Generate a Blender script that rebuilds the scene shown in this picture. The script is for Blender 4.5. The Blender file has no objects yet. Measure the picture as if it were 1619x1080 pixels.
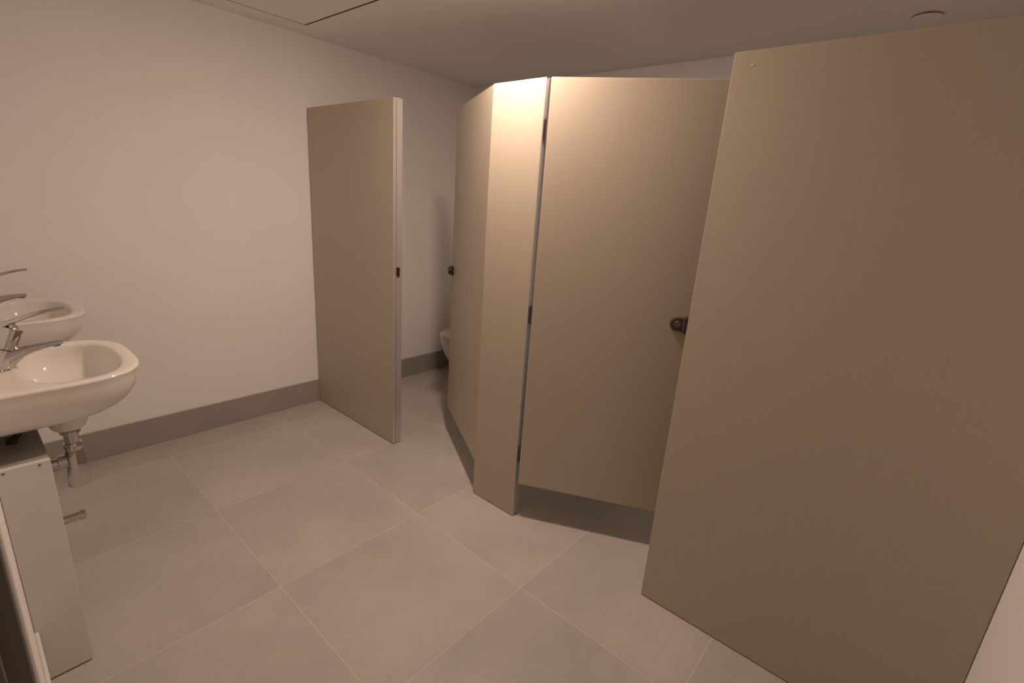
import bpy, bmesh, math, random
from mathutils import Vector, Matrix
random.seed(7)
C = bpy.context.scene.collection
scene = bpy.context.scene

# ------------------------------------------------------------------ camera
cam_d = bpy.data.cameras.new('camera')
cam_d.sensor_width = 36.0
cam_d.lens = 770.05 * 36.0 / 1619.0
cam_d.clip_start = 0.02
cam = bpy.data.objects.new('camera', cam_d)
C.objects.link(cam)
R_ = Vector((0.65682752, -0.75092122, 0.06851956))
U_ = Vector((0.16640008, 0.23297717, 0.9581402))
F_ = Vector((0.7354513, 0.61793119, -0.27797917))
M = Matrix((R_, U_, -F_)).transposed().to_4x4()
M.translation = Vector((-0.5814, -2.8310, 1.3537))
cam.matrix_world = M
scene.camera = cam

# ------------------------------------------------------------------ world, exposure
w = bpy.data.worlds.new('world')
scene.world = w
w.use_nodes = True
w.node_tree.nodes['Background'].inputs[0].default_value = (1.0, 0.8, 0.62, 1)
w.node_tree.nodes['Background'].inputs[1].default_value = 0.02
vs = scene.view_settings
vs.view_transform = 'Standard'
vs.look = 'None'
vs.exposure = 0.12
vs.gamma = 1.0
vs.use_curve_mapping = False

# main dimensions (metres)
XS, Y1, HP, HC = 0.8895, 0.0344, 1.7711, 2.1347      # stall front plane, far wall, partition height, ceiling
XL, XR, YB, XLOB = -0.592, 2.222, -3.122, -1.75      # sink wall, toilet wall, wall behind the camera, corridor wall
LAMP = (0.69, -1.57)                                 # downlight over the washroom floor
LAMP_W = 13.4
LAMP_C = (1.0, 0.745, 0.598)
T = 0.017                                            # partition board thickness
DOOR_Z = 0.170                                       # underside of the doors

# ------------------------------------------------------------------ materials
def mat(name, col, rough=0.5, metal=0.0, spec=0.5, noise=None, bump=None, coat=0.0, emit=None):
    m = bpy.data.materials.new(name)
    m.use_nodes = True
    nt = m.node_tree
    b = nt.nodes['Principled BSDF']
    b.inputs['Base Color'].default_value = (*col, 1)
    b.inputs['Roughness'].default_value = rough
    b.inputs['Metallic'].default_value = metal
    b.inputs['Specular IOR Level'].default_value = spec
    b.inputs['Coat Weight'].default_value = coat
    tc = nt.nodes.new('ShaderNodeTexCoord')
    if noise:                                        # list of (scale xyz, amount) multiplied together
        last = None
        for sc, amt, seeded in noise:
            mp = nt.nodes.new('ShaderNodeMapping')
            mp.inputs['Scale'].default_value = sc
            nt.links.new(tc.outputs['Object'], mp.inputs['Vector'])
            if seeded:
                oi = nt.nodes.new('ShaderNodeObjectInfo')
                ml = nt.nodes.new('ShaderNodeMath'); ml.operation = 'MULTIPLY'; ml.inputs[1].default_value = 40
                nt.links.new(oi.outputs['Random'], ml.inputs[0])
                nt.links.new(ml.outputs[0], mp.inputs['Location'])
            n = nt.nodes.new('ShaderNodeTexNoise')
            n.inputs['Scale'].default_value = 1.0
            n.inputs['Detail'].default_value = 5
            nt.links.new(mp.outputs[0], n.inputs['Vector'])
            r = nt.nodes.new('ShaderNodeMapRange')
            r.inputs['From Min'].default_value = 0.3
            r.inputs['From Max'].default_value = 0.7
            r.inputs['To Min'].default_value = 1 - amt
            r.inputs['To Max'].default_value = 1 + amt
            nt.links.new(n.outputs['Fac'], r.inputs['Value'])
            if last is None:
                last = r.outputs[0]
            else:
                mm = nt.nodes.new('ShaderNodeMath'); mm.operation = 'MULTIPLY'
                nt.links.new(last, mm.inputs[0]); nt.links.new(r.outputs[0], mm.inputs[1])
                last = mm.outputs[0]
        vm = nt.nodes.new('ShaderNodeVectorMath'); vm.operation = 'SCALE'
        vm.inputs[0].default_value = col
        nt.links.new(last, vm.inputs['Scale'])
        nt.links.new(vm.outputs[0], b.inputs['Base Color'])
    if bump:
        sc, st, dist = bump
        n = nt.nodes.new('ShaderNodeTexNoise'); n.inputs['Scale'].default_value = sc; n.inputs['Detail'].default_value = 3
        nt.links.new(tc.outputs['Object'], n.inputs['Vector'])
        bp = nt.nodes.new('ShaderNodeBump'); bp.inputs['Strength'].default_value = st; bp.inputs['Distance'].default_value = dist
        nt.links.new(n.outputs['Fac'], bp.inputs['Height'])
        nt.links.new(bp.outputs[0], b.inputs['Normal'])
    if emit:
        b.inputs['Emission Color'].default_value = (*emit[0], 1)
        b.inputs['Emission Strength'].default_value = emit[1]
    return m

MT = dict(
    wall=mat('wall_paint', (0.89, 0.875, 0.855), 0.65, noise=[((3, 3, 3), 0.012, False)], bump=(260, 0.12, 0.002)),
    ceil=mat('ceiling_paint', (0.90, 0.885, 0.865), 0.75, bump=(260, 0.08, 0.002)),
    tile=mat('stone_look_tile', (0.465, 0.435, 0.400), 0.42, spec=0.4,
             noise=[((2.2, 2.2, 2.2), 0.10, True), ((11, 11, 11), 0.035, True), ((90, 90, 90), 0.03, True)], bump=(130, 0.05, 0.001)),
    skirt=mat('skirting_tile', (0.35, 0.325, 0.29), 0.45, spec=0.4, noise=[((4, 4, 9), 0.04, True), ((80, 80, 80), 0.03, True)]),
    grout=mat('pale_grout', (0.61, 0.58, 0.535), 0.85, noise=[((60, 60, 60), 0.08, False)]),
    board=mat('beige_laminate', (0.485, 0.425, 0.335), 0.42, spec=0.4,
              noise=[((160, 160, 2.2), 0.02, False), ((420, 420, 420), 0.02, False)]),
    edge=mat('board_edge', (0.62, 0.56, 0.47), 0.4),
    alu=mat('brushed_aluminium', (0.68, 0.66, 0.65), 0.42, metal=0.7, noise=[((300, 300, 3), 0.05, False)]),
    chrome=mat('chrome', (0.58, 0.57, 0.56), 0.07, metal=1.0),
    black=mat('black_plastic', (0.012, 0.011, 0.010), 0.35),
    dgrey=mat('dark_grey_metal', (0.075, 0.068, 0.062), 0.42, metal=0.3),
    ceramic=mat('white_ceramic', (0.80, 0.77, 0.72), 0.10, spec=0.5, coat=0.3),
    white=mat('white_board', (0.70, 0.68, 0.65), 0.5, noise=[((8, 8, 8), 0.02, False)]),
    gloss=mat('white_gloss_paint', (0.74, 0.71, 0.68), 0.35),
    screw=mat('screw_steel', (0.25, 0.22, 0.19), 0.4, metal=0.8),
    frame=mat('grey_brown_frame_paint', (0.16, 0.145, 0.13), 0.45),
    void=mat('gap_shade_black', (0.03, 0.025, 0.02), 0.9),  # near-black colour standing in for shade in the ceiling gaps and void
    lens=mat('lamp_diffuser', (0.9, 0.88, 0.85), 0.4, emit=((1.0, 0.745, 0.598), 135.0)),
)

# ------------------------------------------------------------------ helpers
def obj(name, bm, m, parent=None, smooth=None):
    bmesh.ops.recalc_face_normals(bm, faces=bm.faces)
    me = bpy.data.meshes.new(name)
    bm.to_mesh(me); bm.free()
    me.materials.append(MT[m])
    if smooth is not None:
        for p in me.polygons: p.use_smooth = True
        me.set_sharp_from_angle(angle=math.radians(smooth))
    o = bpy.data.objects.new(name, me)
    C.objects.link(o)
    if parent: o.parent = parent
    return o

def thing(name, label, cat, loc=(0, 0, 0), rotz=0.0, group=None):
    o = bpy.data.objects.new(name, None)
    o.empty_display_size = 0.05
    C.objects.link(o)
    o.location = loc; o.rotation_euler = (0, 0, rotz)
    return tag(o, label, cat, group)

def tag(o, label, cat, group=None):
    o['label'] = label; o['category'] = cat
    if group: o['group'] = group
    return o

def struct(name, bm, m, label, smooth=None):
    o = obj(name, bm, m, None, smooth)
    o['kind'] = 'structure'; o['label'] = label
    return o

def add_box(bm, lo, hi, bev=0.0, seg=2):
    v = [bm.verts.new((x, y, z)) for z in (lo[2], hi[2]) for y in (lo[1], hi[1]) for x in (lo[0], hi[0])]
    fs = [bm.faces.new([v[i] for i in f]) for f in ((0, 2, 3, 1), (4, 5, 7, 6), (0, 1, 5, 4), (2, 6, 7, 3), (0, 4, 6, 2), (1, 3, 7, 5))]
    if bev:
        es = list({e for f in fs for e in f.edges})
        bmesh.ops.bevel(bm, geom=es, offset=bev, segments=seg, affect='EDGES', profile=0.5)
    return bm

def box(lo, hi, bev=0.0, seg=2):
    return add_box(bmesh.new(), lo, hi, bev, seg)

def frame_of(d):
    d = d.normalized()
    a = Vector((0, 0, 1)) if abs(d.z) < 0.9 else Vector((1, 0, 0))
    u = d.cross(a).normalized()
    return u, d.cross(u).normalized()

def add_rings(bm, rings, cap0=True, cap1=True):
    vr = [[bm.verts.new(p) for p in r] for r in rings]
    n = len(vr[0])
    for a, b in zip(vr, vr[1:]):
        for i in range(n):
            bm.faces.new((a[i], a[(i + 1) % n], b[(i + 1) % n], b[i]))
    if cap0: bm.faces.new(vr[0][::-1])
    if cap1: bm.faces.new(vr[-1])
    return bm

def add_turn(bm, p0, d, prof, n=32, cap0=True, cap1=True):
    """surface of revolution: prof = [(distance along d, radius)]"""
    p0 = Vector(p0); d = Vector(d).normalized(); u, v = frame_of(d)
    rings = [[p0 + d * t + (u * math.cos(2 * math.pi * i / n) + v * math.sin(2 * math.pi * i / n)) * r for i in range(n)] for t, r in prof]
    return add_rings(bm, rings, cap0, cap1)

def turn(p0, d, prof, n=32): return add_turn(bmesh.new(), p0, d, prof, n)

def add_tube(bm, pts, r, n=12):
    pts = [Vector(p) for p in pts]
    rings = []
    for i, p in enumerate(pts):
        d = (pts[min(i + 1, len(pts) - 1)] - pts[max(i - 1, 0)]).normalized()
        u = d.cross(Vector((0, 1, 0)))
        if u.length < 0.2: u = d.cross(Vector((1, 0, 0)))
        u.normalize(); v = d.cross(u)
        rr = r[i] if isinstance(r, (list, tuple)) else r
        rings.append([p + (u * math.cos(2 * math.pi * k / n) + v * math.sin(2 * math.pi * k / n)) * rr for k in range(n)])
    return add_rings(bm, rings)

# ------------------------------------------------------------------ the setting
floor = struct('floor', box((XLOB, YB, -0.05), (XR, Y1, -0.0006)), 'grout', 'grey stone-look tiled washroom floor')
xs = [0.6 * k for k in range(-3, 5)]
ys = [-0.770 - 0.5963 * k for k in range(-2, 5)]
J = 0.0014
for i in range(len(xs) - 1):
    for j in range(len(ys) - 1):
        x0, x1 = max(xs[i], XLOB) + J, min(xs[i + 1], XR) - J
        y1, y0 = min(ys[j], Y1) - J, max(ys[j + 1], YB) + J
        if x1 - x0 < 0.02 or y1 - y0 < 0.02: continue
        bm = box((x0 - (x0 + x1) / 2, y0 - (y0 + y1) / 2, -0.008), (x1 - (x0 + x1) / 2, y1 - (y0 + y1) / 2, 0.0), 0.0006, 1)
        t = obj('tile', bm, 'tile', floor)
        t.location = ((x0 + x1) / 2, (y0 + y1) / 2, 0)

def rounded_wall(lo, hi, r):
    """box whose vertical edges are rounded"""
    bm = box(lo, hi)
    es = [e for e in bm.edges if abs(e.verts[0].co.z - e.verts[1].co.z) > 0.5]
    bmesh.ops.bevel(bm, geom=es, offset=r, segments=5, affect='EDGES', profile=0.5)
    return bm

struct('wall_far', box((XLOB - 0.1, Y1, 0), (XR + 0.1, Y1 + 0.1, HC)), 'wall', 'white painted wall facing the camera behind the basins')
WT = 0.15                                            # thickness of the wall with the doorway
DY0, DY1, DH = -2.93, -2.00, 2.02                    # doorway in that wall; the camera stands in it
struct('wall_left', rounded_wall((XL - WT, DY1, 0), (XL, Y1, HC), 0.005), 'wall', 'white painted wall that carries the basins', 40)
struct('wall_entrance', rounded_wall((XL - WT, YB, 0), (XL, DY0, HC), 0.010), 'wall', 'short white wall beside the doorway', 40)
struct('wall_lintel', box((XL - WT, DY0, DH), (XL, DY1, HC)), 'wall', 'wall over the doorway')
struct('wall_right', box((XR, YB, 0), (XR + 0.1, Y1, HC)), 'wall', 'white painted wall behind the toilet')
struct('wall_back', box((XLOB - 0.1, YB - 0.1, 0), (XR + 0.1, YB, HC)), 'wall', 'pale wall at the near end, against the last stall panel')
struct('wall_corridor', box((XLOB - 0.1, YB, 0), (XLOB, Y1, HC)), 'wall', 'wall of the unlit corridor outside the doorway')

# ceiling slab with the opening of the access hatch
HX0, HX1, HY0, HY1 = 0.20, 0.822, -0.93, -0.132
bm = bmesh.new()
x0, x1, y0, y1 = XLOB - 0.1, XR + 0.1, YB - 0.1, Y1 + 0.1
for lo, hi in (((x0, y0), (HX0, y1)), ((HX1, y0), (x1, y1)), ((HX0, y0), (HX1, HY0)), ((HX0, HY1), (HX1, y1))):
    add_box(bm, (*lo, HC), (*hi, HC + 0.1))
struct('ceiling', bm, 'ceil', 'flat white ceiling')
struct('ceiling_void', box((HX0 - 0.02, HY0 - 0.02, HC + 0.1), (HX1 + 0.02, HY1 + 0.02, HC + 0.12)), 'void', 'dark void above the ceiling hatch')

struct('baseboard_far', box((-0.493, Y1 - 0.010, 0), (XR, Y1, 0.1455), 0.0012, 1), 'skirt', 'grey tile skirting along the far white wall')
struct('baseboard_right', box((XR - 0.010, -3.12, 0), (XR, Y1 - 0.010, 0.1455), 0.0012, 1), 'skirt', 'grey tile skirting behind the toilet')
struct('baseboard_left', box((XL, DY1 + 0.012, 0), (XL + 0.008, -1.2685, 0.172), 0.002, 2), 'gloss', 'white skirting on the basin wall next to the pipe casing')
struct('baseboard_back', box((XS + 0.02, YB, 0), (XR - 0.010, YB + 0.010, 0.1455), 0.0012, 1), 'skirt', 'grey tile skirting of the last stall')
bm = bmesh.new()
for x1, t0, t1 in ((XL - 0.005, 0.0, 0.014), (XL - 0.029, 0.014, 0.030)):   # lining board, then the stop bead on it
    add_box(bm, (XL - WT + 0.02, DY1 - t1, 0), (x1, DY1 - t0, DH - t1), 0.002, 1)
    add_box(bm, (XL - WT + 0.02, DY0 + t0, 0), (x1, DY0 + t1, DH - t1), 0.002, 1)
    add_box(bm, (XL - WT + 0.02, DY0 + t0, DH - t1), (x1, DY1 - t0, DH - t0), 0.002, 1)
struct('trim_1', bm, 'frame', 'dark lining of the doorway at the left edge')

# ------------------------------------------------------------------ ceiling fittings
h = thing('access_hatch', 'square flush access hatch in the ceiling above the far wall', 'hatch', (0, 0, 0))
obj('hatch_panel', box((HX0 + 0.006, HY0 + 0.006, HC + 0.0005), (HX1 - 0.009, HY1 - 0.0065, HC + 0.016), 0.0005, 1), 'ceil', h)
bm = bmesh.new()
for t, z0, z1 in ((0.002, 0.0008, 0.018), (0.02, 0.018, 0.03)):       # near-black frame strips put shade into the gap, then its shelf
    for lo, hi in (((HX0, HY0), (HX0 + t, HY1)), ((HX1 - t, HY0), (HX1, HY1)), ((HX0 + t, HY0), (HX1 - t, HY0 + t)), ((HX0 + t, HY1 - t), (HX1 - t, HY1))):
        add_box(bm, (*lo, HC + z0), (*hi, HC + z1))
obj('hatch_frame_shade', bm, 'void', h)

h = thing('sprinkler_cover', 'small round white cover plate on the ceiling above the right panel', 'cover plate', (2.026, -2.586, HC))
obj('cup_gap_shade', turn((0, 0, -0.0055), (0, 0, 1), [(0, 0.040), (0.0054, 0.040)], 40), 'void', h, 40)  # near-black disc paints the shadow gap above the plate
obj('cover_plate', turn((0, 0, -0.0095), (0, 0, 1), [(0, 0.044), (0.0015, 0.048), (0.004, 0.048)], 48), 'ceil', h, 40)

h = thing('ceiling_lamp', 'round surface downlight on the ceiling over the washroom floor', 'lamp', (*LAMP, HC))
bm = bmesh.new()
add_turn(bm, (0, 0, 0), (0, 0, -1), [(0.0, 0.072), (0.006, 0.072), (0.009, 0.068), (0.009, 0.056), (0.002, 0.056)], 40, False, False)
obj('trim_ring', bm, 'gloss', h, 40)
obj('diffuser', turn((0, 0, -0.001), (0, 0, -1), [(0, 0.0555), (0.018, 0.0550), (0.028, 0.051), (0.036, 0.042), (0.041, 0.029), (0.0435, 0.012)], 40), 'lens', h, 60)
ld = bpy.data.lights.new('lamp_light', 'AREA')
ld.shape = 'DISK'; ld.size = 0.11; ld.energy = LAMP_W; ld.color = LAMP_C
lo = bpy.data.objects.new('lamp_light', ld); C.objects.link(lo)
lo.parent = h; lo.location = (0, 0, -0.0465)

# ------------------------------------------------------------------ toilet partitions
def board(y0, y1, z0, parent, name='panel', x0=XS, x1=XS + T):
    return obj(name, box((x0, y0, z0), (x1, y1, HP), 0.0012, 1), 'board', parent)

def post(y0, y1, x0, x1, parent, z0=0.004):
    """ribbed aluminium edge profile"""
    bm = bmesh.new()
    add_box(bm, (x0, y0 + 0.0015, z0), (x1, y1, HP))
    n = 4
    wd = (x1 - x0) / n
    for k in range(n):
        add_box(bm, (x0 + k * wd + 0.0008, y0, z0), (x0 + (k + 1) * wd - 0.0008, y0 + 0.0015, HP))
    return obj('edge_profile', bm, 'alu', parent)

# panel fixed to the far wall
yp = -0.780
p = thing('partition_panel', 'beige stall panel fixed to the far wall, metal strip on its free edge', 'partition', (XS, yp, 0))
def loc(o, p):            # the parts above are written in room coordinates: bring them under their thing
    for c in p.children:
        c.location = (-p.location.x, -p.location.y, -p.location.z)
board(yp, Y1 - 0.011, 0.004, p)
obj('edge_strip', box((XS - 0.001, yp - 0.002, 0.004), (XS + T - 0.001, yp, HP)), 'alu', p)
post(yp - 0.003, yp + 0.045, XS + T + 0.0025, XS + 0.053, p)
obj('strike_plate', box((XS + 0.019, yp - 0.011, 0.942), (XS + 0.034, yp - 0.003, 0.988), 0.001, 1), 'black', p)
loc(None, p)

# pilaster between the two doors
ya, yb = -1.6638, -1.4173
p = thing('stall_pilaster', 'narrow brightly lit beige pilaster between the two stall doors', 'partition', (XS, (ya + yb) / 2, 0))
board(ya, yb, 0.003, p)
obj('edge_strip', box((XS, ya - 0.003, 0.003), (XS + T - 0.001, ya, HP)), 'alu', p)
post(ya - 0.003, ya + 0.04, XS + T + 0.001, XS + 0.045, p)
loc(None, p)

# long panel at the right
yr, ye = -2.2965, -3.1205
p = thing('partition_panel', 'wide beige stall panel filling the right of the view', 'partition', (XS, yr, 0))
board(ye, yr - 0.0015, 0.003, p)
obj('edge_strip', box((XS + 0.0005, yr - 0.0015, 0.003), (XS + T - 0.0005, yr, HP)), 'edge', p)
obj('screw', turn((XS, yr - 0.052, HP - 0.035), (-1, 0, 0), [(0, 0.004), (0.001, 0.003)], 12), 'alu', p)
loc(None, p)

# divider between the stalls, behind the pilaster
p = thing('stall_divider', 'beige dividing panel between the stalls, behind the pilaster', 'partition', (XS, -1.545, 0))
obj('panel', box((XS + T + 0.001, -1.5535, 0.15), (XR - 0.012, -1.5365, HP), 0.0012, 1), 'board', p)
for xx in (1.05, 2.05):
    obj('foot', turn((xx, -1.545, 0.0), (0, 0, 1), [(0, 0.022), (0.006, 0.022), (0.008, 0.009), (0.15, 0.009)], 20), 'alu', p, 40)
loc(None, p)

def hinge_part(z, s, parent):
    """two-leaf hinge standing in the joint between pilaster and door; door along +y*s in local space"""
    bm = bmesh.new()
    add_turn(bm, (0.0095, 0, z), (0, 0, 1), [(0, 0.0048), (0.075, 0.0048)], 14)
    add_box(bm, (0.007, -0.004 * s, z + 0.004), (0.012, 0.009 * s, z + 0.071))
    return obj('hinge', bm, 'dgrey', parent, 40)

# door standing open into the first stall (leaf along local +y)
wd = 0.628
d1 = thing('stall_door', 'beige door swung open into the far stall, black latch on its edge', 'door', (XS + 0.004, -1.4130, 0), -math.radians(30.0), 'stall doors')
obj('door_leaf', box((0, 0.004, DOOR_Z), (T, wd, HP), 0.0012, 1), 'board', d1)
for z in (0.28, 0.88, 1.56): hinge_part(z, -1, d1).location.x = T + 0.002
# latch: indicator disc outside, bolt box past the edge
lt = obj('latch', box((-0.016, wd - 0.050, 0.948), (0.0, wd - 0.002, 0.994), 0.004, 2), 'black', d1)
obj('bolt', box((-0.012, wd - 0.004, 0.957), (0.024, wd + 0.020, 0.986), 0.002, 1), 'black', lt)
obj('turn_button', turn((-0.016, wd - 0.028, 0.971), (-1, 0, 0), [(0, 0.019), (0.008, 0.019), (0.010, 0.017)], 24), 'black', lt, 40)

# door ajar into the second stall (leaf along local -y)
wd = 0.612
d2 = thing('stall_door', 'beige door ajar next to the wide right panel, dark grey latch', 'door', (XS + 0.006, -1.6800, 0), math.radians(26.5), 'stall doors')
obj('door_leaf', box((0, -wd, DOOR_Z), (T, -0.004, HP), 0.0012, 1), 'board', d2)
obj('edge_strip', box((0.001, -0.004, DOOR_Z), (T - 0.001, -0.002, HP)), 'alu', d2)
for z in (0.27, 0.885, 1.565): hinge_part(z, 1, d2)
LZ, LY = 0.962, -wd + 0.040
lt = None
bm = bmesh.new()
n = 20
def stad(cy, cz, ry, rz, xx, ylim):
    pts = [Vector((xx, ylim, cz - rz))]
    for k in range(n + 1):
        a = -math.pi / 2 + math.pi * k / n
        pts.append(Vector((xx, cy + ry * math.cos(a), cz + rz * math.sin(a))))
    pts.append(Vector((xx, ylim, cz + rz)))
    return pts
a0 = stad(LY + 0.028, LZ, 0.026, 0.026, 0.0, LY); a1 = stad(LY + 0.028, LZ, 0.026, 0.026, -0.006, LY); a2 = stad(LY + 0.027, LZ, 0.022, 0.022, -0.009, LY)
add_rings(bm, [a0, a1, a2])
lt = obj('latch_plate', bm, 'dgrey', d2, 30)
b2 = obj('latch_body', box((-0.022, LY - 0.045, LZ - 0.030), (0.0, LY + 0.008, LZ + 0.030), 0.004, 2), 'dgrey', d2)
obj('turn_button', turn((-0.022, LY - 0.030, LZ), (-1, 0, 0), [(0, 0.017), (0.009, 0.016), (0.011, 0.013)], 28), 'black', b2, 40)
obj('rim_line', turn((-0.0092, LY + 0.026, LZ), (-1, 0, 0), [(0, 0.0125), (0.002, 0.0115)], 24), 'screw', lt, 40)

# ------------------------------------------------------------------ wash basins
RIM = 0.835
DEP = 0.336       # projection from the wall
HWD = 0.222       # half width
def outline(n=120):
    """plan of the basin: square at the wall, superelliptic towards the front, as radius about the bowl centre"""
    pts = [(0.0, -HWD), (0.03, -HWD)]
    m = 60
    x0 = 0.10
    for k in range(m + 1):
        a = -math.pi / 2 + math.pi * k / m
        ca, sa = math.cos(a), math.sin(a)
        e = 2 / 3.3
        pts.append((x0 + (DEP - x0) * abs(ca) ** e, HWD * math.copysign(abs(sa) ** e, sa)))
    pts += [(0.03, HWD), (0.0, HWD)]
    return pts
OUT = outline()
BC = (0.184, 0.0)   # bowl centre
def ray_out(a):
    dx, dy = math.cos(a), math.sin(a)
    best = 9
    for (px, py), (qx, qy) in zip(OUT, OUT[1:] + OUT[:1]):
        ex, ey = qx - px, qy - py
        den = dx * ey - dy * ex
        if abs(den) < 1e-12: continue
        t = ((px - BC[0]) * ey - (py - BC[1]) * ex) / den
        s = ((px - BC[0]) * dy - (py - BC[1]) * dx) / den
        if t > 0 and -1e-9 <= s <= 1 + 1e-9: best = min(best, t)
    return best
NB = 112
ang = [2 * math.pi * k / NB for k in range(NB)]
for cxx, cyy in ((0.0, HWD), (0.0, -HWD)):           # hit the wall corners exactly
    a = math.atan2(cyy - BC[1], cxx - BC[0]) % (2 * math.pi)
    k = min(range(NB), key=lambda i: abs(ang[i] - a)); ang[k] = a
outer = [(BC[0] + ray_out(a) * math.cos(a), ray_out(a) * math.sin(a)) for a in ang]
def bowl_edge(a, off=0.0):
    """opening of the bowl: D shape with the flat side towards the tap"""
    ca, sa = math.cos(a), math.sin(a)
    rx = (0.116 if ca > 0 else 0.098) - off
    ry = 0.186 - off
    e = 2.6 if ca > 0 else 2.5
    r = (abs(ca / rx) ** e + abs(sa / ry) ** e) ** (-1 / e)
    return r * ca, r * sa

def basin_mesh():
    rings = []
    # underside, from the flat bottom up to the lip
    D = 0.118
    prof = []
    for k in range(11):
        t = math.pi / 2 * (1 - k / 10)
        prof.append((math.sin(t), math.cos(t)))
    for s, c in prof:                                # s: depth fraction, c: spread fraction
        su = 0.60 + 0.392 * c ** 0.85
        sw = 0.52 + 0.472 * c ** 0.72
        z = -0.010 - D * s ** 1.0
        rings.append([(x * su, y * sw, z + (0.012 * (1 - min(1, x / 0.2)) if s > 0.99 else 0)) for x, y in outer])
    # rounded lip
    def inset(d, z):
        r = []
        for (x, y), a in zip(outer, ang):
            l = math.hypot(x - BC[0], y)
            f = (l - d) / l
            r.append((max(0.0, BC[0] + (x - BC[0]) * f) if x > 0.001 else 0.0, y * f, z))
        return r
    rings += [inset(0.0, -0.006), inset(0.0012, -0.0025), inset(0.004, -0.0005), inset(0.008, 0.0)]
    # top land then the bowl
    rings.append([(BC[0] + bowl_edge(a, -0.006)[0], bowl_edge(a, -0.006)[1], 0.0) for a in ang])
    rings.append([(BC[0] + bowl_edge(a, 0.0)[0], bowl_edge(a, 0.0)[1], -0.003) for a in ang])
    rings.append([(BC[0] + bowl_edge(a, 0.004)[0], bowl_edge(a, 0.004)[1], -0.009) for a in ang])
    for k in range(1, 13):
        t = k / 12 * math.pi / 2
        f = math.cos(t) ** 0.62 if k < 12 else 0.0
        f = max(f, 0.13)
        z = -0.009 - 0.100 * math.sin(t)
        off = -0.012 * (k / 12)
        rings.append([(BC[0] + off + bowl_edge(a, 0.004)[0] * f, bowl_edge(a, 0.004)[1] * (f if k < 12 else 0.09), z) for a in ang])
    bm = bmesh.new()
    add_rings(bm, [[Vector(p) for p in r] for r in rings])
    # boss around the waste under the bowl
    add_turn(bm, (0.164, 0, -0.115), (0, 0, -1), [(0, 0.075), (0.022, 0.064), (0.045, 0.053), (0.066, 0.044), (0.080, 0.038), (0.086, 0.033), (0.088, 0.027)], 32)
    return bm

def make_basin(y, label):
    b = thing('wash_basin', label, 'basin', (XL, y, RIM), 0, 'wash basins on the left wall')
    obj('bowl', basin_mesh(), 'ceramic', b, 50)
    obj('waste_ring', turn((0.172, 0, -0.1095), (0, 0, 1), [(0, 0.022), (0.003, 0.022), (0.004, 0.019), (0.002, 0.012)], 28), 'chrome', b, 40)
    return b

def make_tap(y, label):
    """single-lever mixer: leaning body, spout flowing out of it, thin arched lever"""
    t = thing('basin_tap', label, 'tap', (-0.547, y, RIM), 0, 'mixer taps on the basins')
    obj('base_ring', turn((0, 0, 0), (0, 0, 1), [(0, 0.0275), (0.004, 0.0275), (0.0055, 0.025)], 32), 'chrome', t, 35)
    d = Vector((0.030, 0, 0.063))
    bd = obj('body', turn((0, 0, 0.004), d, [(0, 0.0245), (0.035, 0.0243), (0.058, 0.0248)], 36), 'chrome', t, 35)
    L = d.length; dn = d / L
    top = Vector((0, 0, 0.004)) + dn * 0.058
    obj('collar', turn(top, dn, [(0, 0.0232), (0.003, 0.0232)], 32), 'dgrey', t, 35)
    cap = obj('cartridge_cap', turn(top + dn * 0.003, dn, [(0, 0.0248), (0.052, 0.0235), (0.055, 0.022), (0.056, 0.018)], 36), 'chrome', t, 35)
    # spout: lofted rounded sections
    secs = [(0.000, -0.001, 0.050, 0.0235), (0.020, -0.001, 0.054, 0.0232), (0.031, 0.001, 0.0560, 0.0222), (0.040, 0.009, 0.0570, 0.0210), (0.050, 0.019, 0.0578, 0.0200),
            (0.062, 0.029, 0.0588, 0.0188), (0.078, 0.037, 0.0600, 0.0176), (0.097, 0.0425, 0.0615, 0.0164), (0.118, 0.0470, 0.0628, 0.0154), (0.134, 0.0500, 0.0634, 0.0147), (0.141, 0.0520, 0.0625, 0.0138)]
    rings = []
    for x, zb, zt, hw in secs:
        r = []
        for k in range(24):
            a = 2 * math.pi * k / 24
            ca, sa = math.cos(a), math.sin(a)
            e = 2 / 3.2
            r.append(Vector((x, hw * math.copysign(abs(ca) ** e, ca), (zb + zt) / 2 + (zt - zb) / 2 * math.copysign(abs(sa) ** e, sa))))
        rings.append(r)
    sp = obj('spout', add_rings(bmesh.new(), rings), 'chrome', t, 45)
    obj('aerator', turn((0.125, 0, 0.053), (0, 0, -1), [(0, 0.0115), (0.006, 0.0115)], 20), 'dgrey', sp, 40)
    # lever: short neck and thin arched blade
    nk = top + dn * 0.056
    obj('lever_neck', turn(nk + Vector((0.002, 0, -0.002)), Vector((-0.15, 0, 1)), [(0, 0.012), (0.010, 0.009), (0.016, 0.008)], 20), 'chrome', t, 40)
    rings = []
    x0, z0 = nk.x - 0.018, nk.z + 0.010
    for k in range(13):
        f = k / 12
        x = x0 + f * 0.126
        z = z0 + 0.036 * math.sin(f * math.pi / 2 * 0.92) * 0.9 + 0.001
        hw = 0.0125 - 0.0055 * f
        th = 0.0062 - 0.0022 * f
        r = []
        for q in range(12):
            a = 2 * math.pi * q / 12
            r.append(Vector((x - th * math.sin(a) * 0.3, hw * math.cos(a), z + th * math.sin(a))))
        rings.append(r)
    obj('lever', add_rings(bmesh.new(), rings), 'chrome', t, 45)
    return t

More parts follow.
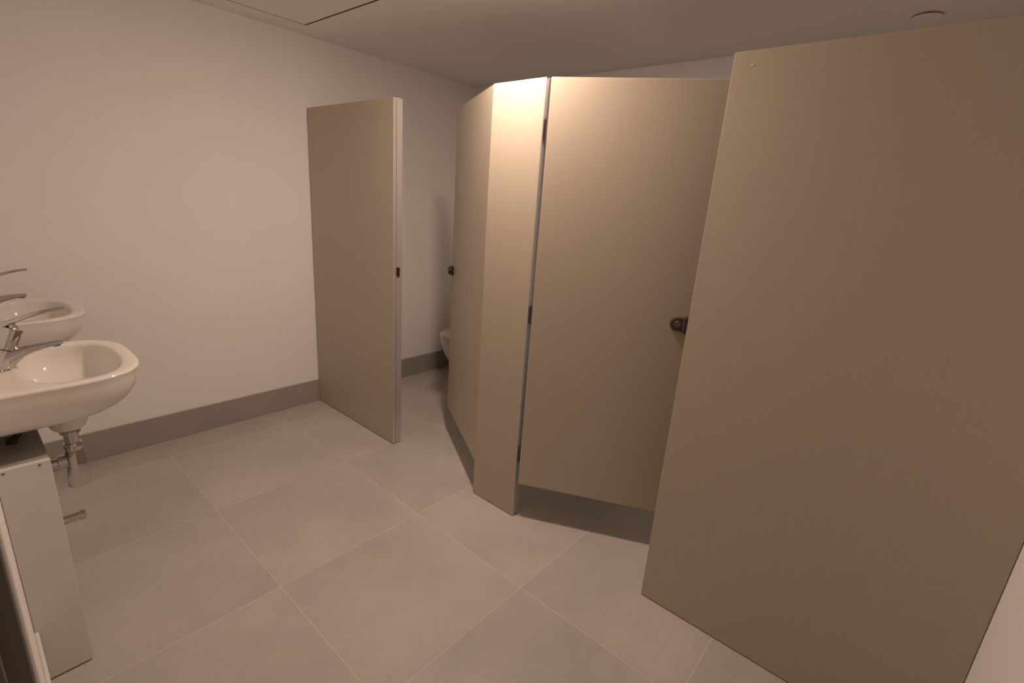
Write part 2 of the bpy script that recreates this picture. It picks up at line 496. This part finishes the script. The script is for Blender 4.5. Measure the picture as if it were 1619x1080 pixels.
def make_trap(y, label):
    t = thing('bottle_trap', label, 'trap', (-0.428, y, 0), 0, 'bottle traps under the basins')
    obj('tailpiece', turn((0, 0, 0.630), (0, 0, -1), [(0, 0.024), (0.008, 0.024), (0.009, 0.0175), (0.045, 0.0165)], 28), 'chrome', t, 35)
    obj('top_nut', turn((0, 0, 0.590), (0, 0, -1), [(0, 0.021), (0.003, 0.0225), (0.018, 0.0225), (0.021, 0.021)], 24), 'chrome', t, 30)
    obj('bottle', turn((0, 0, 0.570), (0, 0, -1), [(0, 0.019), (0.006, 0.0215), (0.060, 0.0255), (0.112, 0.0285), (0.116, 0.027)], 10), 'chrome', t, 25)
    arm = obj('outlet_pipe', turn((-0.015, 0, 0.535), (-1, 0, 0), [(0, 0.015), (0.049, 0.015)], 24), 'chrome', t, 35)
    obj('outlet_nut', turn((-0.018, 0, 0.535), (-1, 0, 0), [(0, 0.018), (0.002, 0.0205), (0.020, 0.0205), (0.022, 0.018)], 24), 'chrome', t, 30)
    obj('wall_rose', turn((-0.0645, 0, 0.535), (1, 0, 0), [(0, 0.030), (0.004, 0.029), (0.008, 0.020)], 28), 'chrome', arm, 35)
    return t

YN, YF = -1.052, -0.306
make_basin(YN, 'nearer white ceramic basin with a rounded front, above the chrome trap')
make_basin(YF, 'farther white ceramic basin closest to the far wall')
make_tap(YN, 'chrome mixer tap on the nearer basin, whole lever visible')
make_tap(YF, 'chrome mixer tap on the farther basin, cut by the left edge')
make_trap(YN - 0.005, 'chrome bottle trap hanging under the nearer basin')

# stub of a capped pipe on the face of the casing
t = thing('capped_pipe', 'short chrome pipe stub sticking out low from the pipe casing', 'pipe', (-0.493, -1.10, 0.372))
obj('pipe', turn((0, 0, 0), (1, 0, 0), [(0, 0.013), (0.050, 0.013)], 22), 'chrome', t, 35)
obj('cap', turn((0.046, 0, 0), (1, 0, 0), [(0, 0.0145), (0.001, 0.0155), (0.011, 0.0155), (0.013, 0.014)], 22), 'chrome', t, 35)
obj('rose', turn((0, 0, 0), (1, 0, 0), [(0.0005, 0.020), (0.003, 0.020), (0.005, 0.016)], 22), 'chrome', t, 35)

# ------------------------------------------------------------------ pipe casing under the basins
BX, BY, BZ = -0.4925, -1.267, 0.648
t = thing('pipe_casing', 'low white pipe casing along the wall under the basins', 'casing', (BX, BY, 0))
ox, oy = BX, BY
def cas(name, lo, hi, m='white', bev=0.001):
    return obj(name, box((lo[0] - ox, lo[1] - oy, lo[2]), (hi[0] - ox, hi[1] - oy, hi[2]), bev, 1), m, t)
ep = cas('end_panel', (XL + 0.001, BY, 0.005), (BX, BY + 0.016, BZ))
cas('front_panel', (BX - 0.016, BY + 0.0165, 0.005), (BX, Y1 - 0.011, BZ - 0.0165))
cas('top_panel', (XL + 0.001, BY + 0.0165, BZ - 0.016), (BX, Y1 - 0.001, BZ), 'skirt')
for xx, zz in ((-0.577, 0.640), (-0.513, 0.640)):
    obj('screw', turn((xx - ox, 0, zz), (0, -1, 0), [(0, 0.0035), (0.0008, 0.0028)], 12), 'screw', ep)

# black flexible supply hoses between the nearer tap and the casing
for k, (dy, lab) in enumerate(((-0.055, 'black flexible hose under the nearer basin, on the camera side'), (0.045, 'black flexible hose under the nearer basin, on the far side'))):
    pts = []
    for q in range(15):
        f = q / 14
        pts.append((-0.548 + 0.022 * math.sin(f * math.pi), YN + dy * (0.25 + 0.75 * math.sin(f * math.pi / 2)), 0.7045 - 0.0500 * f))
    h = thing('supply_hose', lab, 'hose', pts[-1], 0, 'supply hoses under the basins')
    e = Vector(pts[-1])
    obj('hose', add_tube(bmesh.new(), [Vector(p) - e for p in pts], 0.007, 10), 'black', h, 60)
    obj('nut', turn((0, 0, -0.006), (0, 0, 1), [(0, 0.013), (0.012, 0.013), (0.015, 0.009)], 6), 'dgrey', h)

# ------------------------------------------------------------------ wall-hung toilet in the far stall
def make_toilet(y, label):
    t = thing('toilet', label, 'toilet', (XR - 0.0105, y, -0.034))
    P = 0.532; HWT = 0.178
    def plan(s, wv, n=64):
        pts = []
        for k in range(n):
            a = 2 * math.pi * k / n
            ca, sa = math.cos(a), math.sin(a)
            if ca < 0: x, yv = -0.24 + (P - 0.24) * s * ca - (1 - s) * 0.0, sa
            else: x, yv = -0.24 + 0.24 * (abs(ca) ** 0.45), sa
            e = 0.86 if ca < 0 else 0.5
            pts.append((x - 0.001, HWT * wv * math.copysign(abs(yv) ** e, yv)))
        return pts
    rings = []
    for z, s, wv in ((0.075, 0.05, 0.50), (0.085, 0.20, 0.58), (0.12, 0.42, 0.68), (0.18, 0.66, 0.80), (0.25, 0.83, 0.90), (0.32, 0.94, 0.97), (0.37, 0.985, 1.0), (0.385, 0.98, 0.99)):
        rings.append([Vector((x, yv, z)) for x, yv in plan(s, wv)])
    obj('bowl', add_rings(bmesh.new(), rings), 'ceramic', t, 50)
    rings = []
    for z, s, wv in ((0.386, 1.0, 1.01), (0.390, 1.01, 1.02), (0.400, 1.01, 1.02), (0.403, 0.995, 1.005)):
        rings.append([Vector((x * (0.97) - 0.012, yv, z)) for x, yv in plan(s, wv)])
    obj('seat', add_rings(bmesh.new(), rings), 'ceramic', t, 50)
    rings = []
    for z, s, wv in ((0.4035, 1.0, 1.01), (0.412, 1.005, 1.015), (0.418, 0.99, 1.0), (0.421, 0.95, 0.97)):
        rings.append([Vector((x * (0.97) - 0.012, yv, z)) for x, yv in plan(s, wv)])
    obj('lid', add_rings(bmesh.new(), rings), 'ceramic', t, 50)
    return t
make_toilet(-0.300, 'white wall-hung toilet seen past the open far door')
